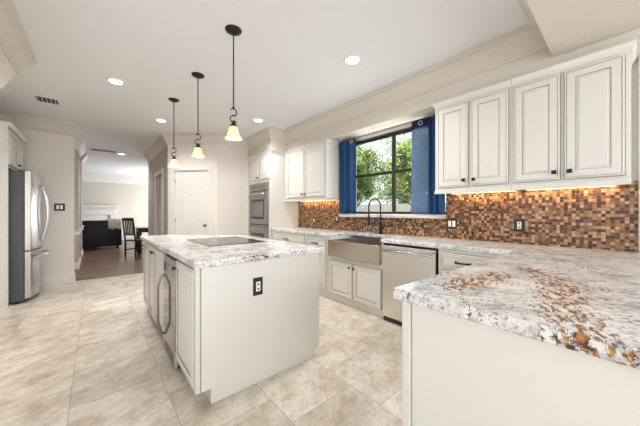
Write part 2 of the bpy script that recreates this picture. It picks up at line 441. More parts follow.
def thing(name, label, cat, loc, group=None):
    o = bpy.data.objects.new(name, None); COL.objects.link(o); o.location = loc; o['_w'] = tuple(loc)
    o.empty_display_size = .1
    return tag(o, label, cat, group)
def tag(o, label, cat, group=None):
    o['label'] = label; o['category'] = cat
    if group: o['group'] = group
    return o
def struct(o):
    o['kind'] = 'structure'; return o
def dup(root, loc, label, group):
    r = root.copy(); COL.objects.link(r); r.location = loc; r['label'] = label; r['group'] = group; r['_w'] = tuple(loc)
    def rec(a, b):
        for ch in [c for c in bpy.data.objects if c.parent == a]:
            c = ch.copy(); COL.objects.link(c); c.parent = b; rec(ch, c)
    rec(root, r)
    return r
Xm, Xp, Ym = (lambda X, y0, y1, z0: ((X, y1, z0), (0, -1, 0), (0, 0, 1), (-1, 0, 0))), \
             (lambda X, y0, y1, z0: ((X, y0, z0), (0, 1, 0), (0, 0, 1), (1, 0, 0))), \
             (lambda Y, x0, x1, z0: ((x0, Y, z0), (1, 0, 0), (0, 0, 1), (0, -1, 0)))

def sweep(path, prof, mi=0, closed=False):
    """moulding: profile (out, z) swept along a plan polyline; 'out' is to the right of travel"""
    mb = MB(); P = [Vector(p) for p in path]; n = len(P); rows = []
    for i in range(n):
        d0 = (P[i] - P[i - 1]).normalized() if i > 0 else (P[1] - P[0]).normalized()
        d1 = (P[i + 1] - P[i]).normalized() if i < n - 1 else d0
        n0 = Vector((d0.y, -d0.x)); n1 = Vector((d1.y, -d1.x)); nn = (n0 + n1).normalized()
        k = 1 / max(.3, nn.dot(n0))
        rows.append([(P[i].x + nn.x * o * k, P[i].y + nn.y * o * k, z) for o, z in prof])
    m = len(prof); vs = [v for r in rows for v in r]; fs = []
    for i in range(n - 1):
        for j in range(m):
            j2 = (j + 1) % m; fs.append((i * m + j, i * m + j2, (i + 1) * m + j2, (i + 1) * m + j))
    fs += [tuple(range(m)), tuple((n - 1) * m + j for j in range(m))]
    return mb.add(vs, fs, mi)

# ------------------------------------------------------------------ the setting
XW, ZC = 3.09, 2.74
struct(MB().box(-1.75, 3.25, -3.1, 6.28, -.12, 0).build('floor', M['tile'], origin=(0, 0, 0)))
struct(MB().box(-6.0, 3.25, 6.28, 14.3, -.12, -.001).build('floor_hallway', M['wood'], origin=(0, 0, 0)))
struct(MB().box(-1.75, 3.25, -3.1, 8.3, ZC, ZC + .14).build('ceiling', M['ceil']))
struct(MB().box(-6.0, 3.25, 8.3, 14.3, ZC + .04, ZC + .18).build('ceiling_living_room', M['ceil']))
struct(MB().box(-1.6, XW, -3.0, .374, 2.45, ZC).build('ceiling_dropped', M['beige']))
# right wall with the window opening
WY0, WY1, WZ0, WZ1 = 1.34, 2.86, 1.185, 2.315
ys, zs = [-3.1, WY0, WY1, 6.4], [-.12, WZ0, WZ1, ZC + .1]
struct(MB().cells(ys, zs, lambda i, j: not (i == 1 and j == 1), lambda u, v, t: (t, u, v), XW, XW + .16).build('wall_right', M['wall']))
# back wall behind the camera and left wall, each with an opening added for extra light
struct(MB().cells([-1.75, -1.0, 2.6, 3.25], [-.12, .5, 2.4, ZC + .1], lambda i, j: not (i == 1 and j == 1), lambda u, v, t: (u, t, v), -3.1, -2.98).build('wall_back', M['wall']))
struct(MB().cells([-3.1, -.7, 1.9, 6.28], [-.12, .5, 2.4, ZC + .1], lambda i, j: not (i == 1 and j == 1), lambda u, v, t: (t, u, v), -1.62, -1.5).build('wall_left', M['wall']))
struct(MB().box(-1.62, -.274, 6.28, 6.42, -.12, ZC).build('wall_fridge', M['wall'], bevel=.004))
# pantry corner: wall beside the oven tower, diagonal wall with door, hallway side wall
A, B = Vector((1.815, 5.2)), Vector((1.103, 5.912))
struct(MB().box(1.815, XW, 5.2, 5.3, 0, ZC).build('wall_pantry_side', M['wall']))
du = (A - B).normalized(); dn = Vector((-du.y, du.x)) * -1   # along the diagonal (left to right) and out of it towards the room
U3, W3 = (du.x, du.y, 0), (dn.x, dn.y, 0)
LD = (A - B).length
d0, d1, dz = .14, .83, 2.03
dm = MB()
for a0, a1, z0, z1 in ((0, d0, 0, ZC), (d1, LD, 0, ZC), (d0, d1, dz, ZC)):
    dm.obox((B.x - W3[0] * .1 + du.x * a0, B.y - W3[1] * .1 + du.y * a0, z0), U3, (0, 0, 1), W3, a1 - a0, z1 - z0, .1)
struct(dm.build('wall_pantry_door', M['wall']))
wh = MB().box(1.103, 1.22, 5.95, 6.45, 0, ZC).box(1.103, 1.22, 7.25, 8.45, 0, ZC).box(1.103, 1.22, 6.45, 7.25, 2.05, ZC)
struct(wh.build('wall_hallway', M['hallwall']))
struct(MB().box(1.19, 1.215, 6.45, 7.25, 0, 2.05).build('door_2', M['white'], bevel=.003))
cs = MB()
for y0, y1 in ((6.36, 6.45), (7.25, 7.34)): cs.box(1.083, 1.103, y0, y1, 0, 2.14)
cs.box(1.083, 1.103, 6.45, 7.25, 2.05, 2.14)
struct(cs.build('trim_2', M['white'], bevel=.004))
# hallway left-hand pilaster stubs
CROWN = [(0, -.205), (.012, -.205), (.016, -.185), (.030, -.175), (.040, -.15), (.078, -.075), (.098, -.055), (.100, -.035), (.120, -.025), (.120, 0), (0, 0)]
crown = [(o, ZC + z) for o, z in CROWN]
for k, (y0, y1) in enumerate(((7.6, 8.6), (9.5, 10.1))):
    zt = ZC if k == 0 else ZC + .04
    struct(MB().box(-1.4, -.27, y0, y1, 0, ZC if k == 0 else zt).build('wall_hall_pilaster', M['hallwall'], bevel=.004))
    path = [(-1.4, y0), (-.27, y0), (-.27, y1), (-1.4, y1)]
    struct(sweep(path, [(o, zt + z) for o, z in CROWN]).build('trim_%d' % (3 + 3 * k), M['white']))
    struct(sweep(path, [(0, .72), (.02, .72), (.028, .75), (.02, .79), (.04, .81), (.04, .83), (0, .83)]).build('trim_%d' % (4 + 3 * k), M['white']))
    struct(sweep(path, [(0, 0), (.022, 0), (.022, .10), (.012, .135), (0, .14)]).build('baseboard_pilaster', M['white']))
# living room shell
struct(MB().box(-6, 3.25, 14.0, 14.2, -.1, ZC + .1).build('wall_living_room', M['farwall']))
struct(MB().box(-5.87, 3.12, 13.975, 13.9995, 2.43, ZC + .039).build('trim_13', M['white']))
struct(MB().box(-6.0, -5.88, 6.4, 14.1, -.1, ZC + .1).build('wall_living_room_left', M['farwall']))
struct(MB().box(3.13, 3.25, 6.5, 13.999, -.1, ZC + .1).build('wall_living_room_right', M['farwall']))
struct(MB().box(1.22, 3.25, 6.41, 6.5, -.1, ZC + .1).build('wall_living_room_front', M['farwall']))
struct(MB().box(-6.0, -1.62, 6.3, 6.4, -.1, ZC + .1).build('wall_living_room_near', M['farwall']))
# soffits
struct(MB().box(2.78, XW, .374, 4.25, 2.362, ZC).box(2.78, XW, -.6, .374, 2.362, 2.45).build('ceiling_soffit', M['beige']))
struct(MB().box(2.47, XW, 4.25, 5.2, 2.362, ZC).build('ceiling_oven_soffit', M['beige']))
# crown mouldings (travel keeps the room on the right-hand side)
struct(sweep([(1.103, 8.3), (1.103, 5.912), (1.815, 5.2), (2.47, 5.2), (2.47, 4.25), (2.78, 4.25), (2.78, .374), (-.57, .374), (-.57, 3.80), (-.75, 3.80)], crown).build('trim_8', M['beige']))
struct(sweep([(-.75, 4.0), (-1.5, 4.0), (-1.5, 6.28), (-.274, 6.28), (-.274, 6.42)], crown).build('trim_9', M['beige']))
# header with angled end, over the left-hand side of the kitchen
hp = [(-.75, .374, 2.15), (-.75, 3.17, 2.15), (-.75, 3.80, 2.535), (-.75, 3.80, ZC), (-.75, .374, ZC)]
struct(MB().prism(hp, (.18, 0, 0)).build('wall_header', M['wall']))
struct(MB().box(-1.5, -.75, 3.88, 4.0, 2.15, ZC).build('wall_header_return', M['wall']))
# baseboards
BB = [(0, 0), (.016, 0), (.016, .10), (.010, .118), (.006, .135), (0, .14)]
struct(sweep([(-1.5, 6.10), (-1.5, 6.28), (-.274, 6.28), (-.274, 6.42)], BB).build('baseboard_fridge_wall', M['white']))
struct(sweep([(1.103, 6.36), (1.103, 5.912), (B.x + du.x * .06, B.y + du.y * .06)], BB).build('baseboard_hallway', M['white']))
struct(sweep([(1.815 - .08, 5.2 + .08), (1.815, 5.2), (2.46, 5.2)], BB).build('baseboard_pantry', M['white']))
# backsplash
ys = [-.065, WY0 - .002, WY1 + .002, 4.243]; zs = [.915, 1.136, 1.45]
struct(MB().cells(ys, zs, lambda i, j: not (i == 1 and j == 1), lambda u, v, t: (t, u, v), 3.078, 3.0899).build('wall_backsplash', M['mosaic'], origin=(0, 0, 0)))
struct(MB().box(3.055, 3.0899, -.17, -.068, .915, 2.36).build('trim_10', M['white'], bevel=.004))

# ------------------------------------------------------------------ window
w1 = struct(thing('window_1', 'dark bronze framed kitchen window above the sink', 'window', (3.17, 2.1, WZ0)))
del w1['label']; del w1['category']
fr = MB(); fw = .035
fr.cells([WY0 + .002, WY0 + fw, WY1 - fw, WY1 - .002], [WZ0 + .002, WZ0 + fw, WZ1 - fw, WZ1 - .002], lambda i, j: not (i == 1 and j == 1), lambda u, v, t: (t, u, v), 3.145, 3.20)
fr.build('window_frame', M['winframe'], w1, bevel=.003)
MB().box(3.150, 3.19, 2.078, 2.122, WZ0 + fw, WZ1 - fw).build('window_mullion', M['winframe'], w1, bevel=.003)
for y0, y1 in ((WY0 + fw, 2.078), (2.122, WY1 - fw)):
    MB().box(3.155, 3.185, y0, y1, 1.755, 1.795).build('window_sash_bar', M['winframe'], w1, bevel=.003)
    for z0, z1 in ((WZ0 + fw, 1.755), (1.795, WZ1 - fw)):
        MB().box(3.168, 3.172, y0, y1, z0, z1).build('window_pane', M['glass'], w1)
struct(MB().box(3.0, 3.144, 1.40, 3.03, 1.138, 1.184).build('window_sill_1', M['white'], bevel=.006))
hd = MB().cells([WY0 - .05, WY0 + .002, WY1 - .002, WY1 + .05], [WZ0, WZ1 - .002, 2.36], lambda i, j: j == 1, lambda u, v, t: (t, u, v), 3.072, 3.0898)
struct(hd.build('trim_11', M['white'], bevel=.003))

# ------------------------------------------------------------------ pantry door
pd = struct(thing('door_1', 'x', 'x', (B.x, B.y, 0))); del pd['label']; del pd['category']
def D3(a, z, w): return (B.x + du.x * a + dn.x * w, B.y + du.y * a + dn.y * w, z)
db = MB().obox(D3(d0 + .003, .008, -.05), U3, (0, 0, 1), W3, d1 - d0 - .006, dz - .012, .035)
pw = (d1 - d0 - .006 - .11 * 2 - .09) / 2
for col in range(2):
    a = d0 + .003 + .11 + col * (pw + .09)
    for z0, z1 in ((.22, .86), (1.0, 1.60), (1.70, 1.91)):
        db.rings(D3(a, z0, -.0155), U3, (0, 0, 1), W3, pw, z1 - z0, [(0, 0), (0, .004), (.008, .007), (.016, .007), (.026, .0015), (.036, .0015), (.056, .006)])
db.build('door_slab', M['white'], pd)
kb = D3(d1 - .065, .95, -.015)
MB().lathe([(.026, 0), (.028, .006), (.012, .010), (.010, .03), (.024, .042), (.029, .056), (.022, .068), (.004, .072)], kb, W3, 20).build('door_knob', M['brass'], pd)
hm = MB()
for z in (.25, 1.0, 1.78): hm.obox(D3(d0 - .002, z, -.012), U3, (0, 0, 1), W3, .012, .09, .006)
hm.build('door_hinges', M['brass'], pd)
cs = MB()
for a0, a1, z0, z1 in ((d0 - .085, d0, 0, dz + .085), (d1, d1 + .085, 0, dz + .085), (d0, d1, dz, dz + .085)):
    cs.obox(D3(a0, z0, .0005), U3, (0, 0, 1), W3, a1 - a0, z1 - z0, .018)
struct(cs.build('trim_12', M['white'], bevel=.005))

# ------------------------------------------------------------------ cabinet helpers
def door_prof(frame=.052, t=.019):
    return [(0, 0), (0, t - .003), (.003, t), (.010, t), (.0105, t - .003, 1), (.0135, t - .003, 1), (.015, t), (frame, t), (frame + .001, t - .007, 1), (frame + .0035, t - .007, 1),
            (frame + .010, t - .006), (frame + .022, t - .002)]
CABM = [M['cab'], M['glaze']]
def door(parent, fr, W, H, knob=None, name='door', pull=None, frame=.052, label=None, square=False):
    o, u, v, w = map(Vector, fr)
    d = MB().rings(o, u, v, w, W, H, door_prof(frame)).build(name, CABM, parent)
    if knob:
        c = o + u * knob[0] + v * knob[1] + w * .0195
        if square: MB().lathe([(.006, 0), (.006, .016)], c, w, 10).obox(c - u * .015 - v * .015 + w * .016, u, v, w, .030, .030, .010).build('knob', M['bronze'], d)
        else: MB().lathe([(.006, 0), (.005, .012), (.013, .016), (.015, .022), (.012, .027), (.003, .029)], c, w, 14).build('knob', M['bronze'], d)
    if pull:
        c = o + u * (W / 2) + v * (H * pull) + w * .0195; h = .06
        pm = MB()
        pts = [c - u * (h * 1.0) + w * .002, c - u * h + w * .018, c - u * (h * .5) + w * .026, c + w * .028, c + u * (h * .5) + w * .026, c + u * h + w * .018, c + u * h + w * .002]
        pm.tube(pts, [.012, .010, .008, .0075, .008, .010, .012], 8)
        pm.build('pull_handle', M['bronze'], d)
    return d
def gap_box(mb, o, u, v, w, W, H, e=.006):   # dark glazed reveal line round an inset door, on the face frame
    mb.obox(Vector(o) - Vector(u) * e - Vector(v) * e, u, v, w, W + 2 * e, H + 2 * e, .0012, 1)

CC = [(0, -.053), (.005, -.053), (.007, -.044), (.011, -.040), (.013, -.032), (.022, -.014), (.027, -.010), (.027, 0), (0, 0)]

# ------------------------------------------------------------------ right-hand wall cabinets
def wall_cab(label, y0, y1, doors, xface, crown_path, z0=1.43, ztop=2.357, zdoor=(1.468, 2.285), knobs='pair'):
    t = thing('wall_cabinet', label, 'cabinet', (xface + .16, (y0 + y1) / 2, z0))
    b = MB().box(xface, XW - .014, y0 + .0004, y1 - .0004, z0, ztop)
    for (a0, a1) in doors:
        gap_box(b, *Xm(xface, a0, a1, zdoor[0]), a1 - a0, zdoor[1] - zdoor[0])
    b.build('cabinet_body', CABM, t)
    for k, (a0, a1) in enumerate(doors):
        W = a1 - a0
        door(t, Xm(xface - .0013, a0, a1, zdoor[0]), W, zdoor[1] - zdoor[0], knob=((.03 if k == 0 else W - .03), .055), frame=.06, square=True)
    MB().box(xface - .022, xface - .001, y0 + .0004, y1 - .0004, z0 - .028, z0 + .012).build('light_rail', M['cab'], t, bevel=.005)
    sweep(crown_path, [(o, 2.360 + z) for o, z in CC]).build('crown_molding', M['cab'], t)
    return t
wall_cab('two-door cream wall cabinet nearest the blue window curtain', .636, 1.31, ((.662, .958), (.987, 1.278)), 2.74, [(3.07, 1.3085), (2.7385, 1.3085), (2.7385, .6375)])
wall_cab('largest-looking cream wall cabinet at far right, two doors over mosaic backsplash', -.03, .636, ((0.0, .300), (.328, .622)), 2.74, [(2.7385, .6345), (2.7385, -.0285), (3.07, -.0285)])
wall_cab('cream two-door wall cabinet left of window beside oven tower', 3.05, 4.24, ((3.10, 3.60), (3.62, 4.15)), 2.76, [(2.7585, 4.17), (2.7585, 3.0515), (3.07, 3.0515)])
# which side each knob sits: first door = lower y = right-hand door in view, its knob at its left edge
# end finials on crown return
# under-cabinet lights
def led(label, y0, y1, x, power):
    t = thing('under_cabinet_light', label, 'light', (x, (y0 + y1) / 2, 1.4285), 'lights under the wall cabinets')
    MB().box(x - .018, x + .018, y0, y1, 1.418, 1.4285).build('housing', M['white'], t, bevel=.002)
    MB().box(x - .012, x + .012, y0 + .01, y1 - .01, 1.415, 1.4178).build('lens', M['led'], t)
    d = bpy.data.lights.new('under_cabinet_lamp', 'AREA'); d.shape = 'RECTANGLE'; d.size = .02; d.size_y = y1 - y0; d.energy = power; d.color = (1, .68, .36)
    o = bpy.data.objects.new('under_cabinet_lamp', d); COL.objects.link(o); o.parent = t; o.location = (0, 0, -.016); o.rotation_euler = (0, -.35, 0)
led('warm light strip under the far right wall cabinet', .03, .60, 3.03, .8)
led('warm light strip under the wall cabinet next to curtain', .67, 1.27, 3.03, .8)
led('warm light strip under the wall cabinet left of window', 3.10, 4.10, 3.03, 1.5)

# ------------------------------------------------------------------ oven tower
XT = 2.46
t = thing('oven_cabinet', 'tall cream oven cabinet in the corner with two small doors on top', 'cabinet', (2.77, 4.72, 0))
b = MB().cells([4.2445, 4.33, 5.10, 5.1985], [0, .30, 1.78, 2.357], lambda i, j: not (i == 1 and j == 1), lambda u, v, q: (q, u, v), XT, XT + .02)
b.box(XT + .02, XW - .001, 4.2445, 4.262, 0, 2.357).box(XT + .02, XW - .001, 5.18, 5.1985, 0, 2.357).box(XT + .02, XW - .001, 4.262, 5.18, 2.33, 2.357)
b.box(XT + .02, XW - .001, 4.262, 5.18, 1.785, 1.80).box(XT + .02, XW - .001, 4.262, 5.18, .28, .298)
for a0, a1 in ((4.30, 4.70), (4.72, 5.12)): gap_box(b, *Xm(XT, a0, a1, 1.85), a1 - a0, .44)
b.build('cabinet_body', CABM, t)
for k, (a0, a1) in enumerate(((4.30, 4.70), (4.72, 5.12))):
    door(t, Xm(XT - .0013, a0, a1, 1.85), .40, .44, knob=((.03 if k == 0 else .37), .04))
door(t, Xm(XT - .001, 4.33, 5.10, .07), .77, .20, pull=.5, name='drawer')
sweep([(XT - .0015, 5.198), (XT - .0015, 4.243), (2.755, 4.243)], [(o, 2.360 + z) for o, z in CC]).build('crown_molding', M['cab'], t)
ov = thing('double_oven', 'stainless double wall oven built into the tall corner cabinet', 'oven', (2.7, 4.715, .302))
MB().box(XT - .004, 3.0, 4.334, 5.096, .302, 1.776).build('oven_body', M['black'], ov)
MB().box(XT - .024, XT - .005, 4.334, 5.096, 1.635, 1.776).box(XT - .0255, XT - .0238, 4.45, 4.98, 1.665, 1.745, 1).build('control_panel', [M['oven'], M['ovenglass']], ov, bevel=.002)
for z0, z1 in ((.98, 1.615), (.32, .955)):
    od = MB().box(XT - .03, XT - .005, 4.336, 5.094, z0, z1)
    od.rings(*Xm(XT - .03, 4.45, 4.98, z0 + .10), .53, .38, [(0, 0), (0, .002, 1), (.035, .002, 1), (.036, .001, 1)]).m[-2] = 1
    o = od.build('oven_door', [M['oven'], M['black']], ov)
    MB().box(XT - .0345, XT - .0322, 4.487, 4.943, z0 + .137, z0 + .443).build('oven_window', M['ovenglass'], o)
    zz = z1 - .055
    MB().tube([(XT - .03, 4.42, zz), (XT - .065, 4.42, zz), (XT - .078, 4.5, zz), (XT - .085, 4.715, zz), (XT - .078, 4.93, zz), (XT - .065, 5.01, zz), (XT - .03, 5.01, zz)], .011, 10).build('oven_handle', M['steelb'], o)

# ------------------------------------------------------------------ base cabinets along the right wall
XB = 2.477
def base_cab(name, label, y0, y1, parts, cat='cabinet', ztop=.868, skip_top=0):
    t = thing(name, label, cat, (2.78, (y0 + y1) / 2, 0))
    b = MB().box(XB, XW - .016, y0 + .001, y1 - .001, .085, ztop)
    b.box(XB + .03, XW - .016, y0 + .001, y1 - .001, 0.001, .085)
    for kind, a0, a1, z0, z1, *r in parts: gap_box(b, *Xm(XB, a0, a1, z0), a1 - a0, z1 - z0)
    if ztop < .8:
        for q0, q1 in ((y0 + .001, 1.8035), (2.6665, y1 - .001)): b.box(XB, XW - .016, q0, q1, ztop, .868)
    b.build('cabinet_body', CABM, t)
    for kind, a0, a1, z0, z1, *r in parts:
        W = a1 - a0
        if kind == 'drawer': door(t, Xm(XB - .0013, a0, a1, z0), W, z1 - z0, pull=.5, name='drawer', frame=.028)
        else: door(t, Xm(XB - .0013, a0, a1, z0), W, z1 - z0, knob=(r[0] * W if r[0] < .5 else W - .03, z1 - z0 - .05) if r[0] is not None else None)
    return t
base_cab('base_cabinet', 'cream base cabinet with a wide drawer against the oven tower', 3.235, 4.243, [('drawer', 3.27, 4.20, .69, .835), ('door', 3.27, 3.725, .105, .665, .9), ('door', 3.745, 4.20, .105, .665, .06)])
base_cab('base_cabinet', 'cream base cabinet with narrow drawer left of the steel sink', 2.71, 3.234, [('drawer', 2.745, 3.20, .69, .835), ('door', 2.745, 3.20, .105, .665, None)])
base_cab('sink_cabinet', 'cream base cabinet with two doors under the steel sink', 1.782, 2.709, [('door', 1.80, 2.225, .105, .555, .06), ('door', 2.245, 2.665, .105, .555, .9)], ztop=.612)
base_cab('base_cabinet', 'cream drawer base between dishwasher and speckled granite peninsula', .62, 1.155, [('drawer', .715, 1.135, .69, .835), ('drawer', .715, 1.135, .40, .665), ('drawer', .715, 1.135, .11, .375)])

# dishwasher
dw = thing('dishwasher', 'stainless dishwasher with full-width bar handle beside the sink', 'dishwasher', (2.76, 1.468, 0))
MB().box(2.475, 3.04, 1.1655, 1.7735, .004, .862).build('dishwasher_body', M['black'], dw)
MB().box(2.448, 2.4745, 1.170, 1.770, .058, .846).build('door', M['steel'], dw, bevel=.004)
hb = MB().tube([(2.405, 1.19, .795), (2.405, 1.75, .795)], .0115, 12)
for y in (1.21, 1.73): hb.tube([(2.4475, y, .795), (2.405, y, .795)], .008, 8)
hb.build('bar_handle', M['steelb'], dw)
MB().box(2.4465, 2.4479, 1.178, 1.197, .81, .829).build('energy_sticker', M['sticker'], dw)
MB().lathe([(.008, 0), (.008, .0016)], (2.4478, 1.47, .765), (-1, 0, 0), 14).build('badge', M['steelb'], dw)
gm = MB().box(2.468, 2.4745, 1.167, 1.772, .006, .054)
gm.build('toe_grille', M['black'], dw)

# sink
sk = thing('farmhouse_sink', 'stainless steel apron front sink below the window', 'sink', (2.65, 2.235, .60))
SX0, SX1, SY0, SY1 = 2.435, 2.865, 1.805, 2.665
MB().box(SX0, SX0 + .016, SY0, SY1, .615, .832).build('apron_front', M['steelh'], sk, bevel=.004)
bs = MB().cells([SX0 + .016, SX0 + .03, SX1 - .012, SX1], [SY0, SY0 + .012, SY1 - .012, SY1], lambda i, j: not (i == 1 and j == 1), lambda u, v, q: (u, v, q), .66, .830)
bs.box(SX0 + .016, SX1, SY0, SY1, .648, .66)
bs.build('basin', M['steelh'], sk)
MB().lathe([(.045, 0), (.045, .003), (.02, .003), (.018, .001)], (2.66, 2.235, .6605), (0, 0, 1), 20).build('drain', M['steelb'], sk)

# faucet
fc = thing('kitchen_faucet', 'tall black spring neck faucet behind the sink', 'faucet', (2.955, 2.17, .9145))
fx, fy = 2.955, 2.17
MB().lathe([(.03, 0), (.03, .01), (.024, .016), (.024, .13), (.017, .14), (.017, .17)], (fx, fy, .9147), (0, 0, 1), 20).build('faucet_base', M['faucet'], fc)
R = .125; arc = [(fx, fy, 1.085), (fx, fy, 1.28)] + [(fx - R + R * math.cos(a), fy, 1.28 + R * .9 * math.sin(a)) for a in [math.pi * k / 16 for k in range(1, 17)]] + [(fx - 2 * R, fy, 1.16)]
MB().tube(arc, .0085, 10).build('hose', M['faucet'], fc)
hel = []; L = 0
dense = []
for i in range(len(arc) - 1):
    p, q = Vector(arc[i]), Vector(arc[i + 1]); n_ = max(2, int((q - p).length / .0035))
    dense += [p.lerp(q, k / n_) for k in range(n_)]
for i, p in enumerate(dense):
    d = (dense[min(i + 1, len(dense) - 1)] - dense[max(i - 1, 0)]).normalized(); a = Vector((0, 1, 0)); b_ = d.cross(a)
    ph = i * .0035 / .011 * 2 * math.pi
    for s_ in (0,): hel.append(p + (a * math.cos(ph) + b_ * math.sin(ph)) * .0135)
MB().tube(hel, .0028, 5).build('spring', M['faucet'], fc)
MB().lathe([(.012, 0), (.016, -.02), (.019, -.09), (.021, -.12), (.016, -.125)], (fx - 2 * R, fy, 1.165), (0, 0, 1), 16).build('spray_head', M['faucet'], fc)
MB().tube([(fx, fy, 1.125), (fx - R, fy, 1.125), (fx - 2 * R + .02, fy, 1.125)], .006, 8).lathe([(.026, -.008), (.026, .008)], (fx - 2 * R, fy, 1.125), (0, 0, 1), 16).build('holder_arm', M['faucet'], fc)
MB().tube([(fx, fy - .02, .985), (fx, fy - .052, .99), (fx - .005, fy - .066, 1.06)], [.012, .011, .006], 10).build('lever_handle', M['faucet'], fc)

# granite worktop, one piece: along the wall and out over the peninsula
xs = [.90, 2.453, 2.433 + .002, 2.868, 3.0775]; xs = [.90, 2.453, 2.868, 3.0775]
ys = [-.55, .605, 1.802, 2.668, 4.2425]
def wfill(i, j):
    if i == 0: return j == 0
    if i == 1 and j == 2: return False
    return True
ct = MB().cells(xs, ys, wfill, lambda u, v, q: (u, .545 if (v == .605 and u > 2) else v, q), .869, .914).build('granite_worktop', M['granite'], origin=(0, 0, 0), bevel=.008, seg=3)
tag(ct, 'speckled granite worktop of the wall run and near peninsula with rust-gold veins', 'countertop')

# peninsula base
pn = thing('peninsula_cabinet', 'cream peninsula base cabinet in the right foreground', 'cabinet', (2.0, .05, 0))
MB().box(.945, 3.06, -.50, .565, .10, .868).box(.985, 3.06, -.45, .50, .001, .10).build('cabinet_body', M['panel'], pn)
MB().box(.931, .9445, -.50, .538, .001, .868).build('end_panel', M['panel'], pn, bevel=.002)
MB().box(.926, .9445, .542, .578, .001, .868).build('corner_post', M['panel'], pn, bevel=.004)

# ------------------------------------------------------------------ kitchen island
IX0, IX1, IY0, IY1 = .478, 1.455, 1.715, 3.93
isl = thing('island_cabinet', 'cream kitchen island base with doors on its left side', 'kitchen island', (.95, 2.7, 0))
APY0, APY1 = 2.215, 2.635
def iso(x0, x1, y0, y1, z0, z1, cut): # chamfered far right corner
    mb.prism([(x0, y0, z0), (x1, y0, z0), (x1, y1 - cut, z0), (x1 - cut, y1, z0), (x0, y1, z0)], (0, 0, z1 - z0))
mb = MB()
iso(IX0 + .002, IX1 - .002, APY1 + .004, IY1, .10, .8715, .70)
mb.box(IX0 + .002, IX1 - .002, IY0, APY0 - .004, .10, .8715)
mb.box(IX0 + .55, IX1 - .002, APY0 - .004, APY1 + .004, .10, .8715)
iso(IX0 + .085, 1.39, APY1 + .01, IY1 - .06, .001, .10, .66)
mb.box(IX0 + .085, 1.39, IY0, APY0 - .01, .001, .10)
dlist = [(1.755, 2.195, 'far'), (2.655, 3.155, 'far'), (3.175, 3.49, 'near'), (3.51, 3.905, 'far')]
for a0, a1, k in dlist: gap_box(mb, *Xm(IX0 + .002, a0, a1, .115), a1 - a0, .735)
mb.build('cabinet_body', CABM, isl)
for a0, a1, k in dlist:
    W = a1 - a0
    door(isl, Xm(IX0 + .0007, a0, a1, .115), W, .735, knob=((.028 if k == 'far' else W - .028), .685))
# plain end panel facing the camera, notched at the toe
ep = [(IX0 + .012, 1.70, .10), (IX1, 1.70, .10), (IX1, 1.70, .8715), (IX0 + .012, 1.70, .8715)]
MB().prism([(.557, 1.7, .001), (1.395, 1.7, .001), (1.395, 1.7, .10), (IX1 - .004, 1.7, .10), (IX1 - .004, 1.7, .8715), (IX0 + .020, 1.7, .8715), (IX0 + .020, 1.7, .10), (.557, 1.7, .10)], (0, .0145, 0)).build('end_panel', M['panel'], isl, bevel=.002)
MB().box(IX0 - .012, IX0 + .0135, 1.701, 1.748, .10, .8715).build('corner_stile', M['cab'], isl, bevel=.003)
MB().box(IX0 + .0138, IX0 + .0198, 1.703, 1.7148, .10, .8715).build('shadow_joint', M['glaze'], isl)

it = MB().prism([(.455, 1.67, .873), (1.49, 1.67, .873), (1.49, 3.20, .873), (.74, 3.98, .873), (.432, 3.98, .873)], (0, 0, .041)).build('island_worktop', M['granite'], origin=(0, 0, 0), bevel=.008, seg=3)
tag(it, 'granite worktop of the kitchen island holding the black cooktop', 'countertop')
ck = thing('cooktop', 'black glass cooktop set into the island worktop', 'cooktop', (1.03, 2.73, .9142))
MB().box(.75, 1.31, 2.36, 3.10, .9145, .9195).build('glass_surface', M['blackgl'], ck, bevel=.002)
for i, (x, y, r) in enumerate(((.90, 2.56, .095), (1.16, 2.56, .075), (.90, 2.90, .075), (1.16, 2.90, .105))):
    MB().lathe([(r, 0), (r, .0004), (r - .003, .0004), (r - .003, 0)], (x, y, .91955), (0, 0, 1), 36, cap=False).build('burner_ring', M['gunmetal'], ck)

# under-counter beverage cooler on the island's left side
bc = thing('beverage_cooler', 'narrow stainless beverage cooler under the island worktop', 'cooler', (.72, 2.425, .02))
MB().box(.482, 1.0, APY0, APY1, .025, .868).build('cooler_body', M['black'], bc)
cd = MB().box(.457, .4815, APY0 + .004, APY1 - .004, .155, .845).build('door', M['mirrorsteel'], bc, bevel=.003)
MB().box(.4555, .4572, APY0 + .05, APY1 - .02, .215, .785).build('door_glass', M['coolerglass'], cd)
hy = APY1 - .035
MB().tube([(.456, hy, .675), (.440, hy, .665), (.412, hy, .595), (.409, hy, .57), (.409, hy, .27), (.412, hy, .245), (.440, hy, .175), (.456, hy, .165)], .0105, 10).build('bar_handle', M['gunmetal'], cd)
gr = MB().box(.460, .4815, APY0 + .004, APY1 - .004, .03, .145)
for k in range(4): gr.box(.4585, .4602, APY0 + .04, APY1 - .04, .045 + k * .022, .056 + k * .022, 1)
gr.build('kick_grille', [M['steel'], M['black']], bc)

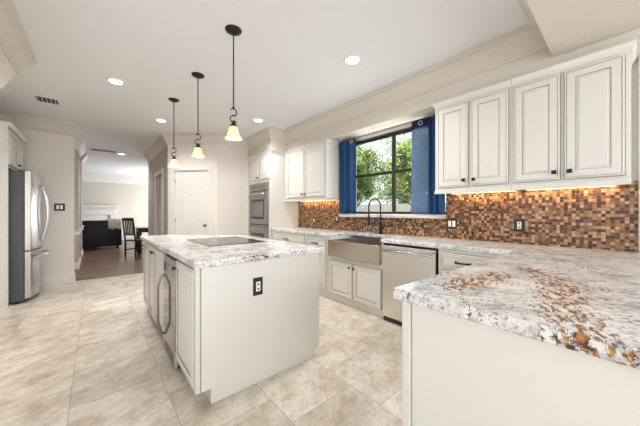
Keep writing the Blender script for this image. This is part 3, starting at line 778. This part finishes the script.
# ------------------------------------------------------------------ electrical plates
def plate(name, label, cat, fr, W, H, n, group=None):
    o, u, v, w = map(Vector, fr); t = thing(name, label, cat, tuple(o + u * W / 2), group)
    MB().rings(o, u, v, w, W, H, [(0, 0), (0, .003), (.004, .006), (.02, .006)]).build('cover_plate', M['plate'], t)
    for k in range(n):
        c = o + u * (W / 2 + (k - (n - 1) / 2) * .046 - .0165) + v * (H / 2 - .034)
        MB().obox(c, u, v, w, .033, .068, .0085).build('rocker' if 'switch' in name else 'receptacle', M['switch'], t, bevel=.001)
        if 'outlet' in name:
            for dz_ in (.012, .044):
                s_ = MB().obox(c + u * .0095 + v * dz_ + w * .0085, u, v, w, .014, .012, .0006); s_.build('socket_face', M['slot'], t)
XS = 3.0775
plate('wall_outlet', 'dark outlet plate on the front panel of the island', 'outlet', Ym(1.6995, .842, .916, .625), .074, .125, 1)
plate('light_switch', 'double switch plate on mosaic backsplash just right of curtain', 'switch', Xm(XS, 1.222, 1.338, 1.022), .116, .12, 2)
plate('wall_outlet', 'dark outlet plate on mosaic backsplash under middle of right cabinets', 'outlet', Xm(XS, .612, .70, 1.028), .088, .12, 1)
plate('light_switch', 'single switch plate on mosaic backsplash nearest the oven tower', 'switch', Xm(XS, 3.70, 3.775, 1.0), .075, .12, 1)
plate('wall_outlet', 'dark outlet plate on mosaic backsplash beside left curtain', 'outlet', Xm(XS, 3.105, 3.18, 1.045), .075, .12, 1)
plate('light_switch', 'black double switch plate on wall beside the fridge', 'switch', Ym(6.2795, -.520, -.387, 1.235), .133, .125, 2)

# ------------------------------------------------------------------ left: fridge and its cabinet
fx0, fx1, fy0, fy1 = -1.44, -.715, 5.21, 6.12
rf = thing('refrigerator', 'stainless french door refrigerator against the left wall', 'refrigerator', (-1.05, 5.66, 0))
MB().box(fx0, fx1, fy0, fy1, .03, 1.755).build('fridge_body', M['fridgeside'], rf, bevel=.006)
for x in (-1.38, -.78):
    for y in (5.27, 6.06): MB().lathe([(.02, 0), (.02, .029)], (x, y, .001), (0, 0, 1), 12).build('leveling_foot', M['black'], rf)
def fdoor(name, y0, y1, z0, z1):
    n = 14; ym = (fy0 + fy1) / 2; hw = (fy1 - fy0) / 2; poly = [(fx1 + .006, y0, z0), (fx1 + .006, y1, z0)]
    for k in range(n + 1):
        y = y1 + (y0 - y1) * k / n; poly.append((fx1 + .062 + .052 * (1 - ((y - ym) / hw) ** 2), y, z0))
    return MB().prism(poly, (0, 0, z1 - z0)).build(name, M['fridgesteel'], rf, bevel=.004)
ym = (fy0 + fy1) / 2
dl = fdoor('door', fy0 + .003, ym - .003, .70, 1.765); dr = fdoor('door', ym + .003, fy1 - .003, .70, 1.765)
fz = fdoor('freezer_drawer', fy0 + .003, fy1 - .003, .06, .685)
for dd, y in ((dl, ym - .07), (dr, ym + .07)):
    pts = [(fx1 + .11, y, .80), (fx1 + .135, y, .82)] + [(fx1 + .135 + .05 * math.sin(math.pi * k / 12), y, .82 + .76 * k / 12) for k in range(1, 12)] + [(fx1 + .135, y, 1.58), (fx1 + .11, y, 1.60)]
    MB().tube(pts, .013, 10).build('door_handle', M['steelb'], dd)
pts = [(fx1 + .085, fy0 + .12, .60)] + [(fx1 + .125 + .065 * math.sin(math.pi * k / 12), fy0 + .12 + (fy1 - fy0 - .24) * k / 12, .605) for k in range(13)] + [(fx1 + .085, fy1 - .12, .60)]
MB().tube(pts, .013, 10).build('drawer_handle', M['steelb'], fz)
MB().box(fx1 - .06, fx1 + .03, fy0 + .03, fy0 + .10, 1.7555, 1.775).build('hinge_cover', M['black'], rf, bevel=.003)

fcab = thing('fridge_cabinet', 'cream cabinet enclosure above and beside the refrigerator', 'cabinet', (-1.15, 5.63, 0))
MB().box(-1.495, -.835, 5.10, 5.135, .001, 2.33).build('side_panel', M['cab'], fcab, bevel=.002)
b = MB().box(-1.495, -.855, 5.137, 6.20, 1.80, 2.33)
for a0, a1 in ((5.17, 5.655), (5.675, 6.16)): gap_box(b, *Xp(-.855, a0, a1, 1.83), a1 - a0, .45)
b.build('cabinet_body', CABM, fcab)
for k, (a0, a1) in enumerate(((5.17, 5.655), (5.675, 6.16))):
    W = a1 - a0; door(fcab, Xp(-.8537, a0, a1, 1.83), W, .45, knob=((W - .03 if k == 0 else .03), .05))
sweep([(-.834, 6.20), (-.834, 5.099), (-1.49, 5.099)][::-1], [(o, 2.360 + z) for o, z in CC]).build('crown_molding', M['cab'], fcab)
# ------------------------------------------------------------------ pendants
def s_curve(x, y, zt, h):
    pts = []
    for k in range(25):
        a = k / 24; pts.append((x + .016 * math.sin(a * 2 * math.pi) * (1.15 if a < .5 else 1), y, zt - h * a))
    return pts
def s_hook(x, y, zt, h):   # a forged S: two opposed arcs
    r = h / 4; pts = []
    for k in range(15): a = math.pi * (.85 - 1.5 * k / 14) ; pts.append((x + r * .95 * math.cos(a) , y, zt - r + r * math.sin(a)))
    q = [(2 * x - p[0], p[1], 2 * (zt - 2 * r) - p[2]) for p in pts][::-1]
    return pts + q
PG = 'pendant lamps over the island'
pz = .882; px_, py_ = .882, 2.137
pt = thing('pendant_lamp', 'nearest and largest-looking of the three pendant lamps over the island', 'pendant lamp', (px_, py_, ZC), PG)
MB().lathe([(.004, -.034), (.02, -.032), (.045, -.022), (.066, -.008), (.068, -.001)], (px_, py_, ZC), (0, 0, 1), 28).build('canopy', M['bronze'], pt)
ROD = 2.085
MB().tube([(px_, py_, ZC - .03), (px_, py_, ROD)], .0055, 8).lathe([(.004, .012), (.010, .006), (.010, -.006), (.004, -.012)], (px_, py_, ROD), (0, 0, 1), 12).build('rod', M['bronze'], pt)
MB().tube(s_hook(px_, py_, ROD - .004, .118), .0048, 8).build('scroll_hook', M['bronze'], pt)
zc_ = ROD - .118
MB().lathe([(.005, .016), (.010, .008), (.012, -.004), (.026, -.022), (.032, -.034), (.030, -.040)], (px_, py_, zc_), (0, 0, 1), 20).build('shade_cap', M['bronze'], pt)
zs_ = zc_ - .034
prof = [(.028, 0), (.034, -.012), (.038, -.035), (.043, -.06), (.052, -.082), (.066, -.098), (.073, -.104)]
MB().lathe(prof + [(r - .0035, z) for r, z in prof[::-1]], (px_, py_, zs_), (0, 0, 1), 32, cap=False).build('lamp_shade', M['shade'], pt)
MB().lathe([(.004, 0), (.010, -.012), (.022, -.034), (.026, -.052), (.020, -.070), (.003, -.076)], (px_, py_, zs_ - .014), (0, 0, 1), 18).build('bulb', M['bulb'], pt)
ld = bpy.data.lights.new('pendant_bulb', 'POINT'); ld.energy = 2.2; ld.color = (1, .84, .60); ld.shadow_soft_size = .03
lo = bpy.data.objects.new('pendant_bulb', ld); COL.objects.link(lo); lo.parent = pt; lo.location = (0, 0, zs_ - .112 - ZC)
dup(pt, (.872, 3.097, ZC), 'middle one of the three pendant lamps over the island', PG)
dup(pt, (.815, 3.99, ZC), 'farthest of the three pendant lamps, hanging before the pantry door', PG)

# ------------------------------------------------------------------ recessed lights, vents
RG = 'recessed ceiling lights'
def can_proto(label, loc, power):
    t = thing('recessed_light', label, 'ceiling light', loc, RG)
    x, y, z = loc
    MB().lathe([(.062, -.001), (.066, -.006), (.085, -.006), (.092, -.003), (.093, 0)], loc, (0, 0, 1), 32, cap=False).build('trim_ring', M['switch'], t)
    MB().lathe([(.063, -.0012), (.063, -.004)], loc, (0, 0, 1), 32).build('lens', M['can'], t)
    d = bpy.data.lights.new('downlight', 'SPOT'); d.energy = power; d.spot_size = 2.6; d.spot_blend = .9; d.shadow_soft_size = .06; d.color = (1, .975, .945)
    o = bpy.data.objects.new('downlight', d); COL.objects.link(o); o.parent = t; o.location = (0, 0, -.02)
    return t
cp = can_proto('recessed ceiling light above the left aisle floor, nearest left', (.189, 3.876, ZC), 76)
dup(cp, (1.961, 1.78, ZC), 'recessed ceiling light nearest the window and right-hand cabinets', RG)
dup(cp, (.838, 5.039, ZC), 'recessed ceiling light beside the farthest pendant, before the pantry door', RG)
dup(cp, (2.064, 3.984, ZC), 'recessed ceiling light in front of the oven tower', RG)
dup(cp, (.549, 8.86, ZC + .04), 'recessed ceiling light in the living room beyond the hallway', RG)
def vent(label, loc, sx, sy):
    t = thing('ceiling_vent', label, 'air vent', loc, 'ceiling air vents'); x, y, z = loc
    MB().cells([x - sx / 2, x - sx / 2 + .03, x + sx / 2 - .03, x + sx / 2], [y - sy / 2, y - sy / 2 + .025, y + sy / 2 - .025, y + sy / 2], lambda i, j: not (i == 1 and j == 1), lambda u, v, q: (u, v, q), z - .008, z - .0005).build('frame', M['ceil'], t, bevel=.002)
    MB().box(x - sx / 2 + .03, x + sx / 2 - .03, y - sy / 2 + .025, y + sy / 2 - .025, z - .002, z - .0005).build('backing', M['slot'], t)
    sl = MB(); n = int((sx - .06) / .042)
    for k in range(n):
        xx = x - sx / 2 + .040 + k * .042; sl.prism([(xx, y - sy / 2 + .025, z - .0022), (xx + .004, y - sy / 2 + .025, z - .0022), (xx + .014, y - sy / 2 + .025, z - .0075), (xx + .010, y - sy / 2 + .025, z - .0075)], (0, sy - .05, 0))
    sl.build('louvre', M['beige'], t)
vent('small louvred ceiling vent in front of the fridge', (-.49, 5.13, ZC), .27, .27)
vent('louvred ceiling vent in the living room beyond the hallway', (.17, 8.66, ZC + .04), .55, .30)
# small twin fitting over the sink
tf = thing('window_downlight', 'small twin-lamp downlight in soffit above the sink window', 'ceiling light', (2.93, 2.18, 2.362))
for dy in (-.055, .055):
    MB().lathe([(.030, -.0005), (.034, -.006), (.047, -.005), (.050, -.0005)], (2.93, 2.18 + dy, 2.362), (0, 0, 1), 24, cap=False).build('brass_ring', M['brass'], tf)
    MB().lathe([(.031, -.001), (.031, -.003)], (2.93, 2.18 + dy, 2.362), (0, 0, 1), 24).build('lens', M['can'], tf)

# ------------------------------------------------------------------ curtains
rod = thing('curtain_rod', 'thin black curtain rod across the top of the kitchen window', 'curtain rod', (3.036, 2.2, 2.285))
MB().tube([(3.036, 1.335, 2.285), (3.036, 3.0, 2.285)], .0085, 10).build('rod', M['black'], rod)
for y in (3.036,): MB().lathe([(.009, -.012), (.02, -.004), (.022, .008), (.014, .02), (.003, .024)], (3.036, y, 2.285), (0, 1, 0), 16).build('finial', M['black'], rod)
for y in (1.36, 2.955): MB().tube([(3.036, y, 2.278), (3.05, y, 2.274), (3.071, y, 2.274)], .006, 8).build('bracket', M['black'], rod)
def curtain(y0, y1, folds, amp, z0, z1, x=2.988, n=64, ph=0.0, flare=1.0):
    mb = MB(); vs = []; rows = 24
    for r in range(rows + 1):
        f = r / rows; z = z1 + (z0 - z1) * f
        for k in range(n + 1):
            s_ = k / n; yc = (y0 + y1) / 2; y = yc + (y0 + (y1 - y0) * s_ - yc) * (1 + (flare - 1) * f)
            xx = x + amp * math.sin(ph + s_ * folds * 2 * math.pi) * (1 - .15 * f) + .004 * math.sin(7 * s_ + 5 * f)
            vs.append((xx, y, z))
    m = n + 1; N = len(vs)
    fs = [(r * m + k, r * m + k + 1, (r + 1) * m + k + 1, (r + 1) * m + k) for r in range(rows) for k in range(n)]
    return mb.add(vs, fs, 0, True)
def thicken(o, t=.003):
    md = o.modifiers.new('cloth', 'SOLIDIFY'); md.thickness = t; md.offset = 0
def grommet(parent, y, z, x):
    MB().tube([(x, y + .025 * math.cos(a), z + .025 * math.sin(a)) for a in [2 * math.pi * k / 20 for k in range(20)]], .005, 8, closed=True).build('grommet', M['steelb'], parent)
lc = thing('blue_curtain', 'blue curtain panel bunched at the left side of the window', 'curtain', (3.01, 2.82, 1.20), 'kitchen window curtains')
o = curtain(2.66, 2.985, 2.5, .028, 1.195, 2.335, ph=.6).build('fabric', M['blue'], lc); thicken(o)
for y in (2.71, ): grommet(lc, y, 2.285, 2.952)
rc = thing('blue_curtain', 'dark blue curtain panel bunched against right-hand wall cabinet', 'curtain', (3.01, 1.40, 1.20), 'kitchen window curtains')
o = curtain(1.325, 1.50, 2.5, .026, 1.185, 2.335, ph=1.1).build('fabric', M['blue'], rc); thicken(o)
sc_ = thing('sheer_curtain', 'flat see-through blue curtain with navy top band at right of window', 'curtain', (3.01, 1.60, 1.20), 'kitchen window curtains')
o = curtain(1.515, 1.735, .9, .012, 1.195, 2.235, ph=2.2).build('fabric', M['sheer'], sc_); thicken(o, .0015)
o = curtain(1.515, 1.735, .9, .012, 2.236, 2.335, ph=2.2).build('header_band', M['navy'], sc_); thicken(o)
grommet(sc_, 1.60, 2.285, 2.968)

# ------------------------------------------------------------------ living room things seen through the opening
sf = thing('sofa', 'black leather sofa in the living room before the fireplace', 'sofa', (-.35, 11.6, 0))
sx0, sx1, sy = -1.55, .70, 11.1
MB().prism([(sx0, sy, .08), (sx0, sy + .28, .08), (sx0, sy + .22, .92), (sx0, sy + .12, .95), (sx0, sy + .01, .90)], (sx1 - sx0, 0, 0)).build('backrest', M['leather'], sf, bevel=.04, seg=4)
MB().box(sx0 + .2, sx1 - .2, sy + .285, sy + .95, .08, .46).build('seat', M['leather'], sf, bevel=.04, seg=4)
for x0 in (sx0, sx1 - .22): MB().box(x0, x0 + .22, sy + .285, sy + .93, .06, .66).build('armrest', M['leather'], sf, bevel=.05, seg=4)
for x in (sx0 + .08, sx1 - .14):
    for y in (sy + .06, sy + .82): MB().box(x, x + .06, y, y + .06, .001, .075).build('foot', M['chairwood'], sf)
th_ = MB(); vs = []; n1, n2 = 18, 14
path = [(sy - .016, .64), (sy - .016, .74), (sy - .010, .82), (sy - .006, .90), (sy + .03, .955), (sy + .09, .975), (sy + .15, .972), (sy + .225, .95), (sy + .262, .90), (sy + .285, .82)]
for k in range(n1 + 1):
    x = .33 + .36 * k / n1
    for i, (y, z) in enumerate(path):
        vs.append((x + .01 * math.sin(i), y - (.006 * math.sin(k * 1.3)) - .004, z + .008 + (.02 * math.sin(k * .7) if i in (0, 9) else 0)))
L_ = len(path); fs = [(k * L_ + i, k * L_ + i + 1, (k + 1) * L_ + i + 1, (k + 1) * L_ + i) for k in range(n1) for i in range(L_ - 1)]
o = th_.add(vs, fs, 0, True).build('throw_blanket', M['throw']); thicken(o, .008)
tag(o, 'cream throw blanket draped over the back of the black sofa', 'blanket')

fp = thing('fireplace', 'white fireplace mantel on the far living room wall', 'fireplace', (-.55, 13.8, 0))
mf = MB().box(-1.95, .80, 13.66, 13.999, 1.40, 1.48).box(-1.90, .75, 13.72, 13.999, 1.34, 1.40).box(-1.85, .70, 13.80, 13.999, 1.10, 1.34)
mf.build('mantel_shelf', M['white'], fp, bevel=.01)
for x in (-1.85, .48): MB().box(x, x + .22, 13.80, 13.999, .001, 1.099).build('pilaster', M['white'], fp, bevel=.008)
MB().cells([-1.62, -1.25, .12, .475], [.001, .72, 1.095], lambda i, j: not (i == 1 and j == 0), lambda u, v, q: (u, q, v), 13.86, 13.998).build('tile_surround', M['marble'], fp)
MB().box(-1.25, .12, 13.95, 13.998, .001, .719).build('firebox', M['cyan'], fp)

# dining chair with slatted back, and table
chd = thing('dining_chair', 'dark wood slat-back dining chair at the living room table', 'chair', (.86, 8.60, 0))
cx, cy = .86, 8.60
chd.rotation_euler.z = .6; chd.scale = (.9, .88, 1)
MB().box(cx - .21, cx + .23, cy - .22, cy + .22, .44, .48).build('seat', M['chairwood'], chd, bevel=.008)
for x in (cx - .21, cx + .20):
    for y in (cy - .21, cy + .18):
        if x < cx: MB().prism([(x, y, .001), (x + .03, y, .001), (x + .035, y, .44), (x - .055, y, 1.06), (x - .085, y, 1.06), (x, y, .44)], (0, .032, 0)).build('leg', M['chairwood'], chd)
        else: MB().box(x, x + .032, y, y + .032, .001, .439).build('leg', M['chairwood'], chd, bevel=.003)
def bx(z): return cx - .21 - .055 * (z - .44) / .62
for z0, z1 in ((.98, 1.06), (.60, .64)):
    br = MB().prism([(bx(z0), cy - .178, z0), (bx(z0) + .022, cy - .178, z0), (bx(z1) + .022, cy - .178, z1), (bx(z1), cy - .178, z1)], (0, .356, 0))
    br.build('back_rail', M['chairwood'], chd)
for y in (-.13, -.065, 0, .065, .13):
    MB().prism([(bx(.64) + .004, cy + y - .018, .641), (bx(.64) + .018, cy + y - .018, .641), (bx(.98) + .018, cy + y - .018, .979), (bx(.98) + .004, cy + y - .018, .979)], (0, .036, 0)).build('back_slat', M['chairwood'], chd)
for y in (cy - .20, cy + .19): MB().box(cx - .18, cx + .20, y, y + .02, .20, .23).build('stretcher', M['chairwood'], chd)
dt = thing('dining_table', 'dark dining table behind the hallway corner', 'table', (1.75, 8.85, 0))
MB().box(.90, 2.3, 9.1, 9.9, .72, .76).build('tabletop', M['tabletop'], dt, bevel=.008)
MB().box(.97, 2.23, 9.17, 9.83, .62, .719).build('apron', M['chairwood'], dt)
for x in (.97, 2.16):
    for y in (9.17, 9.76): MB().box(x, x + .07, y, y + .07, .001, .619).build('leg', M['chairwood'], dt, bevel=.005)

# ------------------------------------------------------------------ garden outside the window
g_ = MB().box(3.3, 26, -8, 26, -.4, -.2).build('lawn', M['lawn'], origin=(0, 0, 0)); struct(g_)
ff = thing('garden_fence', 'pale weathered board fence in the garden beyond the window', 'fence', (9.4, 6.8, -.2))
fb = MB(); y = 1.0
while y < 14:
    fb.box(9.3, 9.325, y, y + .135, -.15, 1.55 + random.uniform(-.012, .012)); y += .142
fb.build('boards', M['fence'], ff)
MB().box(9.326, 9.37, 1.0, 14, 1.25, 1.34).box(9.326, 9.37, 1.0, 14, .10, .19).build('rail', M['fence'], ff)
for y in (2.0, 4.4, 6.8, 9.2, 11.6): MB().box(9.372, 9.47, y, y + .1, -.199, 1.5).build('post', M['fence'], ff)
def tree(label, x, y, h, r, leaves, mt, tr=.12, zc=None, sq=1.0):
    t = thing('garden_tree', label, 'tree', (x, y, -.2), 'trees in the garden')
    tm = MB(); zc = zc or h * .62
    trunk = [(x + .06 * math.sin(k * 1.3), y + .05 * math.cos(k), -.199 + (h * .75) * k / 8) for k in range(9)]
    tm.tube(trunk, [tr * (1 - .09 * k) for k in range(9)], 10)
    for k in range(9):
        a = k * 2.4; p0 = Vector(trunk[3 + k % 4]); d = Vector((math.cos(a), math.sin(a), .75)) * r * .55
        tm.tube([p0, p0 + d * .5 + Vector((0, 0, .05)), p0 + d], [tr * .42, tr * .27, tr * .08], 7)
    tm.build('trunk', M['bark'], t)
    lm = MB(); rr = random.Random(int(x * 100 + y * 7)); cl = []
    for k in range(34):
        v = Vector((rr.gauss(0, 1), rr.gauss(0, 1), rr.gauss(0, 1))).normalized() * r * rr.uniform(.35, .9); v.z *= sq
        cl.append((Vector((x, y, zc)) + v, r * rr.uniform(.16, .32)))
    for k in range(leaves):
        c, cr = cl[rr.randrange(len(cl))]
        p = c + Vector((rr.gauss(0, .6), rr.gauss(0, .6), rr.gauss(0, .5))) * cr
        d = Vector((rr.gauss(0, 1), rr.gauss(0, 1), rr.gauss(0, .7))).normalized(); e = d.cross(Vector((rr.gauss(0, 1), rr.gauss(0, 1), rr.gauss(0, 1)))).normalized()
        L = rr.uniform(.05, .11); W = L * .42
        lm.add([p, p + d * L * .5 + e * W, p + d * L, p + d * L * .5 - e * W], [(0, 1, 2, 3)])
    lm.build('foliage', mt, t)
tree('small bright green tree in front of fence, left in the window view', 7.0, 6.2, 4.1, 1.0, 8000, M['leafa'], .06, 2.75, 1.2)
tree('small bright green tree in front of fence, right in the window view', 7.5, 4.25, 4.1, .9, 8000, M['leafa'], .07, 2.75, 1.2)
tree('tall green tree behind the fence, leftmost in the window view', 11.8, 10.6, 5.6, 1.6, 8000, M['leafb'], .15, 3.2, 1.1)
tree('tall green tree behind the fence, middle of the window view', 11.8, 7.1, 5.4, 1.6, 9000, M['leafb'], .15, 3.0, 1.1)
tree('largest far tree, leafy green mass behind the fence, filling the window view', 16.8, 10.6, 8.5, 3.4, 11000, M['leafb'], .2, 4.0, 1.15)

for o in bpy.data.objects:
    if '_w' in o: del o['_w']
